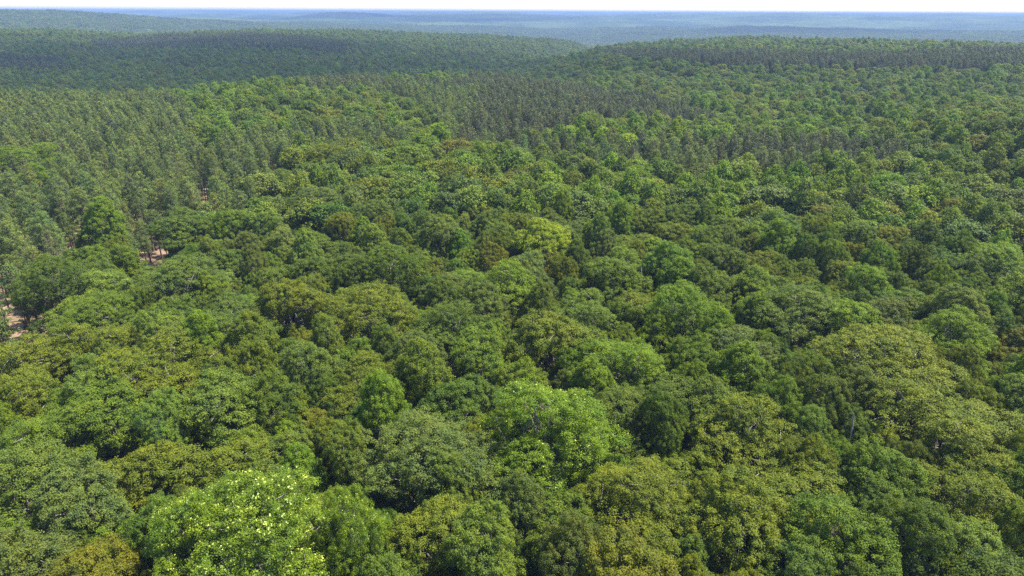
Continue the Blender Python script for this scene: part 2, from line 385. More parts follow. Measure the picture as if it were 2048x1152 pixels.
# ------------------------------------------------------------------ stuff object: points carrying instances of its own tree shapes
def stuff(name, label, cat, variants, mats, X, Y, Z, ROT, SCL, TINT, PICK, group=None):
    mb = MB(); vid = []
    for k, var in enumerate(variants):
        n0 = mb.n; mb.merge(var); vid.append(np.full(mb.n - n0, k))
    me = mb.mesh(name, mats)
    nv = len(me.vertices); N = len(X)
    me.vertices.add(N)
    co = np.zeros((nv + N, 3)); me.vertices.foreach_get("co", co.ravel()) if False else None
    buf = np.zeros((nv + N) * 3); me.vertices.foreach_get("co", buf); co = buf.reshape(-1, 3)
    co[nv:] = np.column_stack([X, Y, Z]); me.vertices.foreach_set("co", co.ravel())
    def attr(nm, typ, key, tail, w):
        a = me.attributes.new(nm, typ, 'POINT'); d = np.zeros((nv + N, w)) if w > 1 else np.zeros(nv + N)
        d[nv:] = tail
        if key == 'vid': d[:nv] = np.concatenate(vid); key = 'value'
        a.data.foreach_set(key, d.ravel() if typ != 'INT' else d.astype(np.int32))
    attr("vid", 'INT', 'vid', -1, 1)
    attr("rot", 'FLOAT_VECTOR', 'vector', np.column_stack([np.zeros(N), np.zeros(N), ROT]), 3)
    attr("scl", 'FLOAT_VECTOR', 'vector', SCL, 3)
    attr("pick", 'INT', 'value', PICK, 1)
    attr("tint", 'FLOAT_COLOR', 'color', np.column_stack([TINT, np.ones(N)]), 4)
    me.update()
    o = bpy.data.objects.new(name, me); COL.objects.link(o)
    g = bpy.data.node_groups.new(name + "_instances", 'GeometryNodeTree')
    g.interface.new_socket("Geometry", in_out='INPUT', socket_type='NodeSocketGeometry')
    g.interface.new_socket("Geometry", in_out='OUTPUT', socket_type='NodeSocketGeometry')
    nn = g.nodes; ll = g.links
    gi = nn.new("NodeGroupInput"); go = nn.new("NodeGroupOutput"); join = nn.new("GeometryNodeJoinGeometry")
    vidn = nn.new("GeometryNodeInputNamedAttribute"); vidn.data_type = 'INT'; vidn.inputs[0].default_value = "vid"
    def sel(k):
        c = nn.new("FunctionNodeCompare"); c.data_type = 'INT'; c.operation = 'EQUAL'
        ll.new(vidn.outputs["Attribute"], c.inputs[2]); c.inputs[3].default_value = k
        s = nn.new("GeometryNodeSeparateGeometry"); s.domain = 'POINT'
        ll.new(gi.outputs[0], s.inputs[0]); ll.new(c.outputs[0], s.inputs[1]); return s
    for k in range(len(variants)):
        s = sel(k); t = nn.new("GeometryNodeGeometryToInstance"); ll.new(s.outputs[0], t.inputs[0]); ll.new(t.outputs[0], join.inputs[0])
    s = sel(-1); iop = nn.new("GeometryNodeInstanceOnPoints")
    ll.new(s.outputs[0], iop.inputs["Points"]); ll.new(join.outputs[0], iop.inputs["Instance"]); iop.inputs["Pick Instance"].default_value = True
    for nm, dt, sock in (("pick", 'INT', "Instance Index"), ("rot", 'FLOAT_VECTOR', "Rotation"), ("scl", 'FLOAT_VECTOR', "Scale")):
        a = nn.new("GeometryNodeInputNamedAttribute"); a.data_type = dt; a.inputs[0].default_value = nm
        ll.new(a.outputs["Attribute"], iop.inputs[sock])
    ll.new(iop.outputs[0], go.inputs[0])
    md = o.modifiers.new("instances", 'NODES'); md.node_group = g
    o["kind"] = "stuff"; o["label"] = label; o["category"] = cat
    if group: o["group"] = group
    return o

# ------------------------------------------------------------------ ground
def polar_mesh(name, az, D, zf, mats, mat_smooth=True):
    A, R = np.meshgrid(az, D); X = R * np.sin(A); Y = R * np.cos(A)
    V = np.stack([X, Y, zf(X, Y)], -1).reshape(-1, 3); na, nd = len(az), len(D)
    i, j = np.meshgrid(np.arange(nd - 1), np.arange(na - 1), indexing='ij'); q = (i * na + j).ravel()
    mb = MB(); mb.add(V, np.stack([q, q + 1, q + na + 1, q + na], 1))
    return mb.mesh(name, mats, smooth=mat_smooth)
az_all = np.concatenate([np.linspace(-math.pi, rad(-50), 50)[:-1], np.linspace(rad(-50), rad(50), 260), np.linspace(rad(50), math.pi, 50)[1:]])
me = polar_mesh("ground", az_all, np.geomspace(0.5, 60000, 330), ground, [M_GROUND])
go_ = bpy.data.objects.new("ground", me); COL.objects.link(go_); go_["kind"] = "structure"; go_["label"] = "wooded hills with brown leaf litter under the trees"

def canopy_top(x, y):
    D = np.hypot(x, y)
    h = 14.0 + 9.0 * np.sqrt(np.abs(vnoise(x / 15, y / 15, 40) * vnoise(x / 9, y / 9, 43) + .02)) + 9 * fbm(x / 45, y / 45, 50)
    return ground(x, y) + h * np.clip((D - FAR_D + 300) / 250, -1, 1)
FAR_D = 4300.0
Dc = [FAR_D - 320]
while Dc[-1] < 59000: Dc.append(Dc[-1] + 9 + max(0, (Dc[-1] - 4500)) ** 1.25 * 0.0011)
me = polar_mesh("distant_forest", np.linspace(rad(-44), rad(44), 1300), np.array(Dc), canopy_top, [M_CANOPY], False)
fo_ = bpy.data.objects.new("distant_forest", me); COL.objects.link(fo_)
fo_["kind"] = "stuff"; fo_["label"] = "far-off forest canopy fading to blue along the horizon"; fo_["category"] = "forest"

# ------------------------------------------------------------------ where the pines stand (outlines of the stands, by bearing and drop of their canopy)
PINE = [
    [(-900,205),(-200,200),(0,198),(345,198),(372,215),(395,300),(470,285),(600,258),(760,262),(850,285),(700,292),(600,300),(560,330),(520,350),(498,430),(330,448),(262,478),(205,530),(150,560),(95,600),(-20,660),(-900,760)],
    [(610,163),(760,163),(782,178),(900,170),(965,158),(1120,172),(1200,190),(1300,205),(1425,235),(1420,255),(1330,250),(1200,238),(1150,255),(1040,282),(980,290),(900,272),(862,232),(840,210),(780,190),(620,190)],
    [(890,268),(1030,272),(1100,290),(1190,298),(1400,300),(1600,286),(1800,296),(1835,318),(1700,336),(1500,350),(1400,345),(1200,346),(1180,316),(1020,300),(900,290)],
    [(1180,104),(1300,106),(1500,108),(1700,114),(1900,106),(2300,98),(2300,138),(1950,140),(1700,141),(1500,136),(1300,124)],
    [(180,84),(330,73),(500,68),(620,76),(700,92),(690,108),(560,97),(300,98),(200,98)],
    [(-300,112),(0,112),(130,122),(130,140),(0,142),(-300,142)],
]
def inside(px, py, poly):
    c = np.zeros(px.shape, bool); n = len(poly)
    for i in range(n):
        x1, y1 = poly[i]; x2, y2 = poly[(i + 1) % n]
        m = (y1 > py) != (y2 > py)
        c ^= m & (px < (x2 - x1) * (py - y1) / ((y2 - y1) or 1e-9) + x1)
    return c
def in_pine(x, y):
    x = np.atleast_1d(np.asarray(x, float)); y = np.atleast_1d(np.asarray(y, float)); z = ground(x, y)
    px, py = project(x, y, z + 16.0); D = np.hypot(x, y)
    px = px + 10 * fbm(x / 12, y / 12, 77); py = py + 240 * 4 / np.maximum(D, 60) * fbm(x / 9, y / 9, 78)
    lims = [(60, 420), (200, 540), (120, 420), (560, 1100), (900, 2000), (600, 1500)]
    r = np.zeros(x.shape, bool)
    for p, (a, b) in zip(PINE, lims): r |= inside(px, py, p) & (D > a) & (D < b)
    return r

# ------------------------------------------------------------------ colours of crowns (leaf albedo)
TINTS = {
    'olive': (0.096, 0.126, 0.010), 'mid': (0.082, 0.130, 0.011), 'dark': (0.064, 0.102, 0.011), 'grey': (0.082, 0.118, 0.024),
    'bright': (0.096, 0.156, 0.010), 'lime': (0.165, 0.218, 0.009), 'brown': (0.106, 0.118, 0.014), 'teal': (0.078, 0.118, 0.017),
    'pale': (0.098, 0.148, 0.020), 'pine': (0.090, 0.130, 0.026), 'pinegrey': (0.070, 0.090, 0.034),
}
WORDS = {'olive': 'olive-green', 'mid': 'mid-green', 'dark': 'dark green', 'grey': 'grey-green', 'bright': 'bright green', 'lime': 'lime-yellow',
         'brown': 'rusty', 'teal': 'bluish green', 'pale': 'pale green', 'pine': 'green', 'pinegrey': 'greyish'}
KEYS = ['olive', 'mid', 'dark', 'grey', 'bright', 'teal', 'pale', 'brown', 'lime']
def species(x, y, rng):
    """colour key index and whether the tree is a tulip tree, from slow patches plus chance"""
    z = ground(x, y); px, py = project(x, y, z + 16.0); n = len(x)
    W = np.tile(np.array([.25, .25, .12, .12, .08, .09, .09, .006, .001]), (n, 1))
    g = lambda cx, cy, sx, sy: np.exp(-((px - cx) / sx) ** 2 - ((py - cy) / sy) ** 2)
    b = g(1550, 355, 420, 70) + .8 * g(1250, 270, 330, 45) + .7 * g(420, 215, 160, 45) + .6 * g(700, 170, 300, 22) + .5 * g(1950, 190, 150, 30) + .3 * g(1700, 250, 300, 50)
    W[:, 4] += .75 * b; W[:, 6] += .35 * b; W[:, 8] += .03 * b; W[:, 2] *= np.clip(1 - .8 * b, 0.1, 1)
    W[:, 5] += .25 * g(750, 430, 300, 90) + .15 * g(1900, 620, 300, 100); W[:, 3] += .25 * g(700, 450, 300, 90)
    W[:, 0] += .35 * g(200, 760, 300, 120) + .4 * g(1850, 900, 300, 220) + .2 * g(1300, 1000, 300, 120)
    W[:, 0] *= 1 + 1.5 * np.clip(fbm(x / 45, y / 45, 60) * 2, 0, 1); W[:, 5] *= 1 + 3 * np.clip(fbm(x / 50, y / 50, 66) * 2, 0, 1)
    W /= W.sum(1, keepdims=True); c = np.cumsum(W, 1); k = (rng.random((n, 1)) > c).sum(1).clip(0, 8)
    tul = ((k == 4) & (rng.random(n) < .75)) | ((k == 6) & (rng.random(n) < .3)) | (rng.random(n) < .06)
    return k, tul
def tints(keys, rng, names=KEYS):
    T = np.array([TINTS[names[i]] for i in keys]); n = len(T)
    v = np.exp(rng.normal(size=(n, 1)) * .10); h = rng.normal(size=(n, 1)) * .07
    return T * v * np.hstack([1 + h, np.ones((n, 1)), 1 - h])

# ------------------------------------------------------------------ trees one can pick out in the photograph
# bearing x, drop y (of the crown's middle), width, colour, style, label
HAND = [
 (535,1095,310,'bright','tulip',"large bright tulip tree covered in cream seed tufts at the bottom edge",30),
 (700,1095,150,'bright','tulip',"bright tulip tree with a few cream tufts below the big grey-green oak",8),
 (375,1130,190,'bright','tulip',"bright tulip tree with cream tufts left beside the largest tufted one",16),
 (240,1135,150,'bright','spread',"bright green crown at the bottom edge left of the tufted tulip trees",0),
 (835,945,285,'grey','dome',"big domed grey-green oak right of the cream-tufted tulip tree",0),
 (1090,885,270,'bright','tulip',"large bright tulip tree with sparse pale tufts in the lower middle",6),
 (1195,800,110,'bright','upright',"bright pointed crown behind the lower middle tulip tree",0),
 (1270,1010,255,'olive','dome',"large olive-green oak right below the lower middle tulip tree",0),
 (870,1090,200,'olive','dome',"olive-green crown at the bottom edge below the big grey-green oak",0),
 (1010,1125,170,'pale','dome',"pale grey-green crown at the bottom edge, left of centre",0),
 (690,1140,110,'pale','dome',"small pale crown at the bottom edge right of the tufted tulip tree",0),
 (1040,1040,120,'grey','upright',"narrow dull green crown between the grey-green oak and a large olive oak",0),
 (1290,1125,210,'olive','spread',"olive-green crown cut by the bottom edge, below the large olive oak",0),
 (1255,815,115,'teal','spread',"small bluish grey crown right of the lower middle tulip tree",0),
 (1255,740,190,'bright','dome',"wide fresh green crown above the small bluish grey one",0),
 (1165,655,170,'pale','dome',"pale green crown just right of the tall tulip tree in the middle",0),
 (890,680,190,'dark','dome',"dark grey-green oak left below the tall tulip tree in the middle",0),
 (820,755,130,'grey','dome',"small grey crown above the big grey-green oak",0),
 (975,735,150,'mid','dome',"mid-green oak right of the small grey crown",0),
 (1035,590,165,'bright','upright',"tall tulip tree with a visible stem in the middle of the picture",0),
 (1370,650,165,'bright','upright',"fresh bright green tree right of the middle, with glossy leaves",0),
 (1420,700,110,'bright','upright',"smaller bright green tree touching the fresh bright one's right side",0),
 (725,650,180,'olive','dome',"yellowish olive crown left of the dark grey-green oak",0),
 (745,795,190,'olive','dome',"yellow-green crown above and left of the big grey-green oak",0),
 (620,760,140,'teal','dome',"bluish green crown right of the two olive crowns at left",0),
 (480,665,170,'teal','dome',"wide bluish green crown behind the left olive crowns",0),
 (60,745,185,'olive','dome',"broad olive-green crown at the left edge, largest olive one there",0),
 (190,712,165,'olive','dome',"olive-green crown touching the broad left-edge olive crown on its right",0),
 (345,755,215,'olive','dome',"wide olive-green crown, second from the left edge",0),
 (255,865,170,'mid','dome',"mid-green crown in front of the broad olive crowns",0),
 (435,855,170,'pale','dome',"light green crown in front of the wide olive crown",0),
 (430,940,190,'olive','spread',"olive-brown crown directly behind the cream-tufted tulip tree",0),
 (95,900,190,'mid','dome',"mid-green crown at the left edge below a broad olive one",0),
 (50,1000,190,'teal','dome',"bluish green crown low at the left edge",0),
 (160,1040,170,'grey','dome',"grey-green crown near the bottom left corner",0),
 (285,990,160,'olive','spread',"olive-green crown left of the cream-tufted tulip tree",0),
 (25,1130,130,'bright','spread',"yellow-green crown in the bottom left corner",0),
 (25,830,130,'olive','dome',"olive-green crown at the left edge under the broad olive one",0),
 (225,605,190,'pale','dome',"pale green crown at the left beyond the wide olive crowns",0),
 (350,590,160,'teal','dome',"bluish green crown right beside the pale green one at left",0),
 (190,665,150,'mid','dome',"mid-green crown between the pale crown and the broad olive one",0),
 (1890,860,240,'olive','dome',"very large olive-green oak near the right edge with bare limbs showing",0),
 (1770,750,240,'olive','dome',"large olive oak shading dark gaps, left above the very large right one",0),
 (1480,735,180,'grey','dome',"dark grey-green crown below the fresh bright tree",0),
 (1690,665,140,'bright','dome',"lime-green crown standing above the large right olive oaks",0),
 (1900,690,150,'bright','upright',"saturated green tree right of the lime-green crown",0),
 (1480,890,225,'olive','dome',"wide pale olive crown right of the large lower olive oak",0),
 (1695,890,90,'teal','dome',"small bluish green tree in the gap among big right oaks",0),
 (1580,1000,210,'olive','spread',"olive crown in front of the wide pale olive one",0),
 (1755,975,170,'mid','spread',"mid-green crown below the small bluish tree",0),
 (1470,1075,190,'olive','dome',"olive crown at the bottom right of centre",0),
 (1660,1095,190,'mid','dome',"mid-green crown at the bottom edge in the right part",0),
 (1935,1020,210,'olive','dome',"olive crown near the bottom right corner",0),
 (1840,1085,150,'dark','dome',"dark crown at the bottom right left of a pale one",0),
 (1940,1135,150,'pale','dome',"pale green crown in the bottom right corner",0),
 (2020,830,110,'pale','dome',"pale glossy crown touching the right edge",0),
 (2010,715,100,'brown','spread',"brownish crown beside the saturated green tree at right",0),
 (1600,655,170,'teal','dome',"bluish dark crown left of the lime-green crown",0),
 (1097,500,115,'lime','dome',"vivid lime-yellow crown above the middle tulip tree",0),
 (1035,480,85,'olive','dome',"olive crown touching the vivid lime-yellow one on its left",0),
 (1075,545,110,'brown','spread',"crown with rusty brown young leaves below the lime-yellow one",0),
 (1335,490,95,'olive','spread',"olive crown above the bare dead snag",0),
 (1270,375,95,'bright','dome',"bright yellow-green rounded crown near the second pine belt",0),
 (1620,455,105,'brown','spread',"rust-brown crown in the right middle distance",0),
 (1890,440,95,'brown','dome',"dull brown-green crown near the right edge, middle distance",0),
 (1565,500,90,'bright','upright',"bright pointed green tree below the rust-brown crown",0),
 (1735,585,90,'bright','dome',"lime-green tree in the right part above the lime crown",0),
 (1985,545,125,'bright','dome',"bright yellow-green spreading crown at the right edge",0),
 (1700,500,90,'teal','dome',"rounded bluish green crown right of the rust-brown one",0),
 (555,375,105,'dark','dome',"dark rounded oak at the corner of the pine stand",0),
 (660,330,110,'olive','dome',"olive-green oak standing out at the edge of the pines",0),
 (640,425,110,'grey','dome',"grey-green crown below the dark corner oak",0),
 (745,450,90,'teal','dome',"bluish grey crown left of a dark gap in mid-distance",0),
 (45,325,110,'bright','dome',"bright yellow-green broadleaf crown among the pines at left edge",0),
 (75,365,80,'bright','dome',"green crown just below the bright one at the left edge",0),
 (190,455,75,'bright','upright',"fresh green broadleaf tree surrounded by pines at left",0),
 (170,540,95,'mid','spread',"glossy mid-green crown at the front of the left pines",0),
 (460,470,90,'mid','dome',"mid-green crown at the foot of the pine stand",0),
 (370,470,100,'teal','dome',"bluish green crown in front of the litter clearing",0),
]
rngH = np.random.default_rng(5)
TREES = []   # dicts: x y R H colour style label blossom
for (px, py, wd, colr, sty, lab, blos) in HAND:
    s = math.hypot(50.0 / math.tan(math.atan((py - 576) / F) + PITCH), 50.0)
    H = {'tulip': 22.5, 'upright': 22.0, 'dome': 20.5, 'spread': 19.5}[sty] + rngH.uniform(-.7, .9) + min(3.0, max(0, wd / 2 * s / F - 6.5) * .6)
    if wd * s / F < 8: H -= 2.0
    if colr == 'lime': H += 2.5
    D = 100.0
    for _ in range(12):
        rx, ry, rz = ray(px, py); q = float(ground(D * rx / math.hypot(rx, ry), D * ry / math.hypot(rx, ry))) + .70 * H
        D = (CAM_Z - q) / (-rz / math.hypot(rx, ry))
    hx, hy = D * float(rx) / math.hypot(rx, ry), D * float(ry) / math.hypot(rx, ry)
    s = math.sqrt(D * D + (CAM_Z - q) ** 2)
    R = wd / 2 * s / F * 1.04
    TREES.append(dict(x=hx, y=hy, R=R, H=H, c=colr, s=sty, lab=lab, b=blos, hand=True))

# fill the rest of the near wood by dart throwing
rng = np.random.default_rng(11)
NEAR_D = 205.0; PINE_D = 300.0
CELL = 6.0; grid = {}
def gkey(x, y): return (int(math.floor(x / CELL)), int(math.floor(y / CELL)))
def put(x, y, r, i): grid.setdefault(gkey(x, y), []).append((x, y, r, i))
def clear(x, y, r, f):
    kx, ky = gkey(x, y); m = 3
    for a in range(kx - m, kx + m + 1):
        for b in range(ky - m, ky + m + 1):
            for (u, v, q, _) in grid.get((a, b), ()):
                if (x - u) ** 2 + (y - v) ** 2 < ((r + q) * f) ** 2: return False
    return True
for i, t in enumerate(TREES): put(t['x'], t['y'], t['R'], i)
A = rng.uniform(rad(-46), rad(46), 60000); Dd = np.sqrt(rng.uniform(30 ** 2, NEAR_D ** 2, 60000))
X = Dd * np.sin(A); Y = Dd * np.cos(A)
px, py = project(X, Y, ground(X, Y) + 19); vis = (px > -260) & (px < 2310) & (py < 1420)
ip = in_pine(X, Y); K, TU = species(X, Y, rng)
PX = []
# (bearing, near distance, far distance, half width): open lanes at the edge of the pines where the litter shows
LANES = [(298, 138, 198, 3.4), (10, 96, 136, 2.8), (420, 178, 235, 2.6)]
def lane_at(x, y, extra=0.0):
    for (b, d0, d1, hw) in LANES:
        rx, ry, _ = ray(b, 470); q = math.hypot(rx, ry); ux, uy = rx / q, ry / q
        t = x * ux + y * uy; s_ = abs(x * uy - y * ux)
        if d0 <= t <= d1 and s_ < hw + extra: return True
    return False
SNAGS = [(1352, 566, 17.5, 'branchy', "bleached bare snag with upright branches in a dark gap right of centre"),
         (1306, 560, 15.0, 'leaning', "pale dead stem leaning beside the bare branchy snag"),
         (222, 1012, 15.5, 'pole', "short broken pale stem left of the cream-tufted tulip tree"),
         (115, 1052, 15.5, 'pole', "broken pale stem among grey-green crowns near the bottom left corner"),
         (1705, 862, 16.0, 'pole', "slim dead stem behind the small bluish tree in the right-hand gap")]
for sn in SNAGS:
    rx, ry, rz = ray(sn[0], sn[1]); k = (CAM_Z - sn[2]) / -rz; put(float(rx * k), float(ry * k), 2.2, -2)
for x, y, v, p, k, tu in zip(X, Y, vis, ip, K, TU):
    if not v: continue
    if lane_at(x, y) and not (p and clear(x, y, 3.4, 1.0)): continue
    if not p and lane_at(x, y, 3.0): continue
    if p:
        if clear(x, y, 2.15, .97 if vnoise(x / 14, y / 14, 70) > .42 else 1.25): put(x, y, 2.15, -1); PX.append((x, y))
        continue
    R = 3.3 + 3.8 * rng.random() ** 1.2 if not tu else rng.uniform(3.6, 5.8)
    if not clear(x, y, R, .60): continue
    H = rng.uniform(16.0, 22.5) * (.86 + .025 * R) + (1.2 if tu else 0)
    sty = 'upright' if tu else ('spread' if rng.random() < .25 else 'dome')
    put(x, y, R, len(TREES)); TREES.append(dict(x=x, y=y, R=R, H=H, c=KEYS[k], s=sty, lab=None, b=0, hand=False))
A = rng.uniform(rad(-46), rad(46), 90000); Dd = np.sqrt(rng.uniform(NEAR_D ** 2, PINE_D ** 2, 90000))
X = Dd * np.sin(A); Y = Dd * np.cos(A); m_ = in_pine(X, Y)
for x, y in zip(X[m_], Y[m_]):
    if lane_at(x, y): continue
    if clear(x, y, 2.15, .93): put(x, y, 2.15, -1); PX.append((x, y))

# farther woods on a jittered lattice
def lattice(D0, D1, step, jit, seed, azm=44):
    r = np.random.default_rng(seed); out = []
    ny = int((D1 + 50) / (step * .866)); nx = int(2 * D1 * math.sin(rad(azm)) / step) + 2
    for j in range(ny):
        yy = j * step * .866; xs = (np.arange(nx) - nx / 2 + .5 * (j % 2)) * step
        out.append(np.stack([xs, np.full(nx, yy)], 1))
    P = np.concatenate(out) + r.uniform(-jit, jit, (sum(len(o) for o in out), 2)) * step
    D = np.hypot(P[:, 0], P[:, 1]); a = np.abs(np.arctan2(P[:, 0], P[:, 1]))
    ok = (D >= D0) & (D < D1) & (a < rad(azm))
    return P[ok, 0], P[ok, 1]
# what lies well behind a crest is left out
azv = np.linspace(rad(-46), rad(46), 300); Dv = np.geomspace(150, 8000, 300)
AV, RV = np.meshgrid(azv, Dv); SL = (ground(RV * np.sin(AV), RV * np.cos(AV)) + 17 - CAM_Z) / RV; MX = np.maximum.accumulate(SL, 0)
def visible(x, y, h=24.0, slack=10.0):
    D = np.hypot(x, y); a = np.arctan2(x, y)
    ia = np.clip(((a - azv[0]) / (azv[1] - azv[0])).round().astype(int), 0, 299)
    il = np.clip(((np.log(np.maximum(D, 150)) - math.log(150)) / (math.log(8000 / 150) / 299)).astype(int) - 1, 0, 299)
    return (ground(x, y) + h + slack - CAM_Z) / D > MX[il, ia]

# ------------------------------------------------------------------ tree shapes
V_DOME = [crown(s, 'dome', .78, .50, 150, .180) for s in (1, 2, 3, 4)]
V_SPRD = [crown(s, 'spread', .78, .50, 145, .180) for s in (11, 12, 13)]
V_UPR = [crown(s, 'upright', .76, .52, 140, .190) for s in (21, 22, 23)]
V_BIG = [crown(s, 'big', .58, .38, 84, .135) for s in (51, 52, 53)]
V_TUL = crown(31, 'big', .60, .42, 140, .115, blossom=2)
def share(mbs, mats): return mbs.mesh("crown", mats)
SHAPES = {'dome': [], 'spread': [], 'upright': [], 'big': []}
for sty, VV, base in (('dome', V_DOME, 1), ('spread', V_SPRD, 11), ('upright', V_UPR, 21), ('big', V_BIG, 51)):
    for i, (mb, bl, L) in enumerate(VV):
        SHAPES[sty].append((mb.mesh("crown", [M_LEAF]), trunk(base + i, L, topz=16.0 if sty != 'upright' else 19.0).mesh("trunk", [M_BARK], True)))
TUL_TR = trunk(31, V_TUL[2], topz=18.5).mesh("trunk", [M_BARK], True)
TUL_CR = V_TUL[0].mesh("crown", [M_LEAF])
bsrc = V_TUL[1]
def blossom_mesh(share_):
    r = np.random.default_rng(share_); n = len(bsrc.q[0]); keep = r.random(n) < share_ / 24.0
    m = MB()
    for V, Q, a in zip(bsrc.v, bsrc.q, bsrc.a):
        VV = V.reshape(-1, 4, 3)[keep]; m.add(VV.reshape(-1, 3), np.arange(4 * len(VV)).reshape(-1, 4), 0, a[keep])
    return m.mesh("seed_tufts", [M_BLOS])
PINES = []
for s in (41, 42, 43, 44, 45, 46, 47):
    f, t = pine(s, 250, 52, .36, .058, 1.0, .56); PINES.append((f.mesh("crown", [M_NEEDLE]), t.mesh("trunk", [M_PBARK], True)))

def empty(name, loc, rz, label, cat, group=None):
    o = bpy.data.objects.new(name, None); COL.objects.link(o); o.location = loc; o.rotation_euler = (0, 0, rz)
    o.empty_display_size = 2.0; o["label"] = label; o["category"] = cat
    if group: o["group"] = group
    return o
def child(name, me, parent, tint=None):
    o = bpy.data.objects.new(name, me); COL.objects.link(o); o.parent = parent
    if tint is not None: o["tint"] = [float(v) for v in tint]
    return o

# labels: colour and kind, then where it stands from the nearest landmark tree
MARKS = [t for t in TREES if t['hand']]
SHORT = {0: "cream-tufted tulip tree", 4: "big grey-green oak", 5: "lower middle tulip tree", 7: "large lower olive oak", 19: "tall central tulip tree",
         20: "fresh bright central-right tree", 26: "broad olive crown at left", 41: "largest right-hand olive oak", 44: "lime crown above the right oaks",
         58: "lime-yellow central crown", 63: "rust-brown crown", 62: "bright crown by the pine belt", 69: "dark oak at the pine corner",
         73: "bright crown at the left edge", 75: "broadleaf tree amid the pines", 67: "yellow-green crown at right edge", 38: "pale crown at left"}
def pix(x, y, h): 
    a, b = project(np.float64(x), np.float64(y), float(ground(x, y)) + h); return float(a), float(b)
MP = {k: pix(TREES[k]['x'], TREES[k]['y'], 15) for k in SHORT}
ORD = ["nearest", "second", "third", "fourth", "fifth", "sixth", "seventh", "eighth", "ninth", "tenth", "eleventh", "twelfth"] + ["%dth" % i for i in range(13, 80)]
def place_labels(items, noun):
    """items: list of dict with x,y,c,kind -> unique label each"""
    buck = {}
    for t in items:
        p = pix(t['x'], t['y'], 15)
        k = min(MP, key=lambda m: (MP[m][0] - p[0]) ** 2 + (2.2 * (MP[m][1] - p[1])) ** 2)
        dx, dy = p[0] - MP[k][0], 2.2 * (p[1] - MP[k][1]); a = math.degrees(math.atan2(-dy, dx)) % 360
        d = ["right of", "behind and right of", "directly behind", "behind and left of", "left of", "in front and left of", "in front of", "in front and right of"][int((a + 22.5) // 45) % 8]
        buck.setdefault((k, d, t['c'], noun(t)), []).append((dx * dx + dy * dy, id(t), t))
    for (k, d, c, nn_), L in buck.items():
        L.sort(key=lambda q: q[:2])
        for i, (_, _, t) in enumerate(L):
            t['lab'] = f"{WORDS[c]} {nn_} {d} the {SHORT[k]}" + ("" if len(L) == 1 else f", {ORD[i]} one")
            if len(t['lab'].split()) > 16: t['lab'] = t['lab'].replace(" one", "").replace("round-topped tree", "tree")

# individuals: the three hundred nearest broadleaf trees in view, the three hundred nearest pines in view
def in_frame(x, y, R, h):
    a, b = project(x, y, ground(x, y) + h); a2, b2 = project(x, y, ground(x, y) + h * .55)
    return (a > -18) & (a < 2066) & (b < 1152)
TX = np.array([t['x'] for t in TREES]); TY = np.array([t['y'] for t in TREES])
infr = np.array([bool(in_frame(t['x'], t['y'], t['R'], t['H'])) for t in TREES])
order = sorted([i for i in range(len(TREES)) if infr[i]], key=lambda i: (not TREES[i]['hand'], math.hypot(TX[i], TY[i])))[:300]
IND = set(order)
place_labels([TREES[i] for i in order if TREES[i]['lab'] is None], lambda t: "tulip tree" if t['s'] == 'upright' else ("spreading tree" if t['s'] == 'spread' else "round-topped tree"))
rt = np.random.default_rng(77)
for i in order:
    t = TREES[i]; st = 'upright' if t['s'] == 'tulip' else t['s']
    z = float(ground(t['x'], t['y'])); tul = st == 'upright'
    e = empty("tulip_tree" if tul else "broadleaf_tree", (t['x'], t['y'], z), rt.uniform(0, 6.28), t['lab'], "tulip tree" if tul else "tree",
              "tulip trees in the near wood" if tul else "broadleaf trees in the near wood")
    e.scale = (t['R'] / 6 * rt.uniform(.92, 1.1), t['R'] / 6 * rt.uniform(.88, 1.08), t['H'] / 20)
    e.rotation_euler = (rt.normal() * .05, rt.normal() * .05, rt.uniform(0, 6.28))
    tint = tints([KEYS.index(t['c'])], rt)[0]
    if t['hand']: tint = .25 * tint + .75 * np.array(TINTS[t['c']])
    if t['s'] == 'tulip': cm, tm = TUL_CR, TUL_TR
    elif t['R'] > 6.7: cm, tm = SHAPES['big'][rt.integers(3)]
    else: cm, tm = SHAPES[st][rt.integers(len(SHAPES[st]))]
    child("crown", cm, e, tint); child("trunk", tm, e)
    if t['b']:
        b = child("seed_tufts", blossom_mesh(t['b']), e); b["label"] = "cream seed tufts on the branch tips"; b["kind"] = "stuff"

PX = np.array(PX); PD = np.hypot(PX[:, 0], PX[:, 1])
pinf = np.array([bool(in_frame(x, y, 2, 19)) for x, y in PX])
pord = [i for i in np.argsort(PD) if pinf[i]][:300]
PIT = [dict(x=PX[i, 0], y=PX[i, 1], c='pine' if rt.random() < .93 else 'pinegrey', lab=None) for i in pord]
place_labels(PIT, lambda t: "pine")
for t in PIT:
    z = float(ground(t['x'], t['y'])); e = empty("pine_tree", (t['x'], t['y'], z), rt.uniform(0, 6.28), t['lab'], "pine tree", "pines of the left-hand plantation")
    sc = rt.uniform(.70, 1.14); e.scale = (sc * rt.uniform(.85, 1.4), sc * rt.uniform(.85, 1.4), sc)
    e.rotation_euler = (rt.normal() * .035, rt.normal() * .035, rt.uniform(0, 6.28))
    cm, tm = PINES[rt.integers(7)]
    child("crown", cm, e, tints([0], rt, [t['c']])[0]); child("trunk", tm, e)

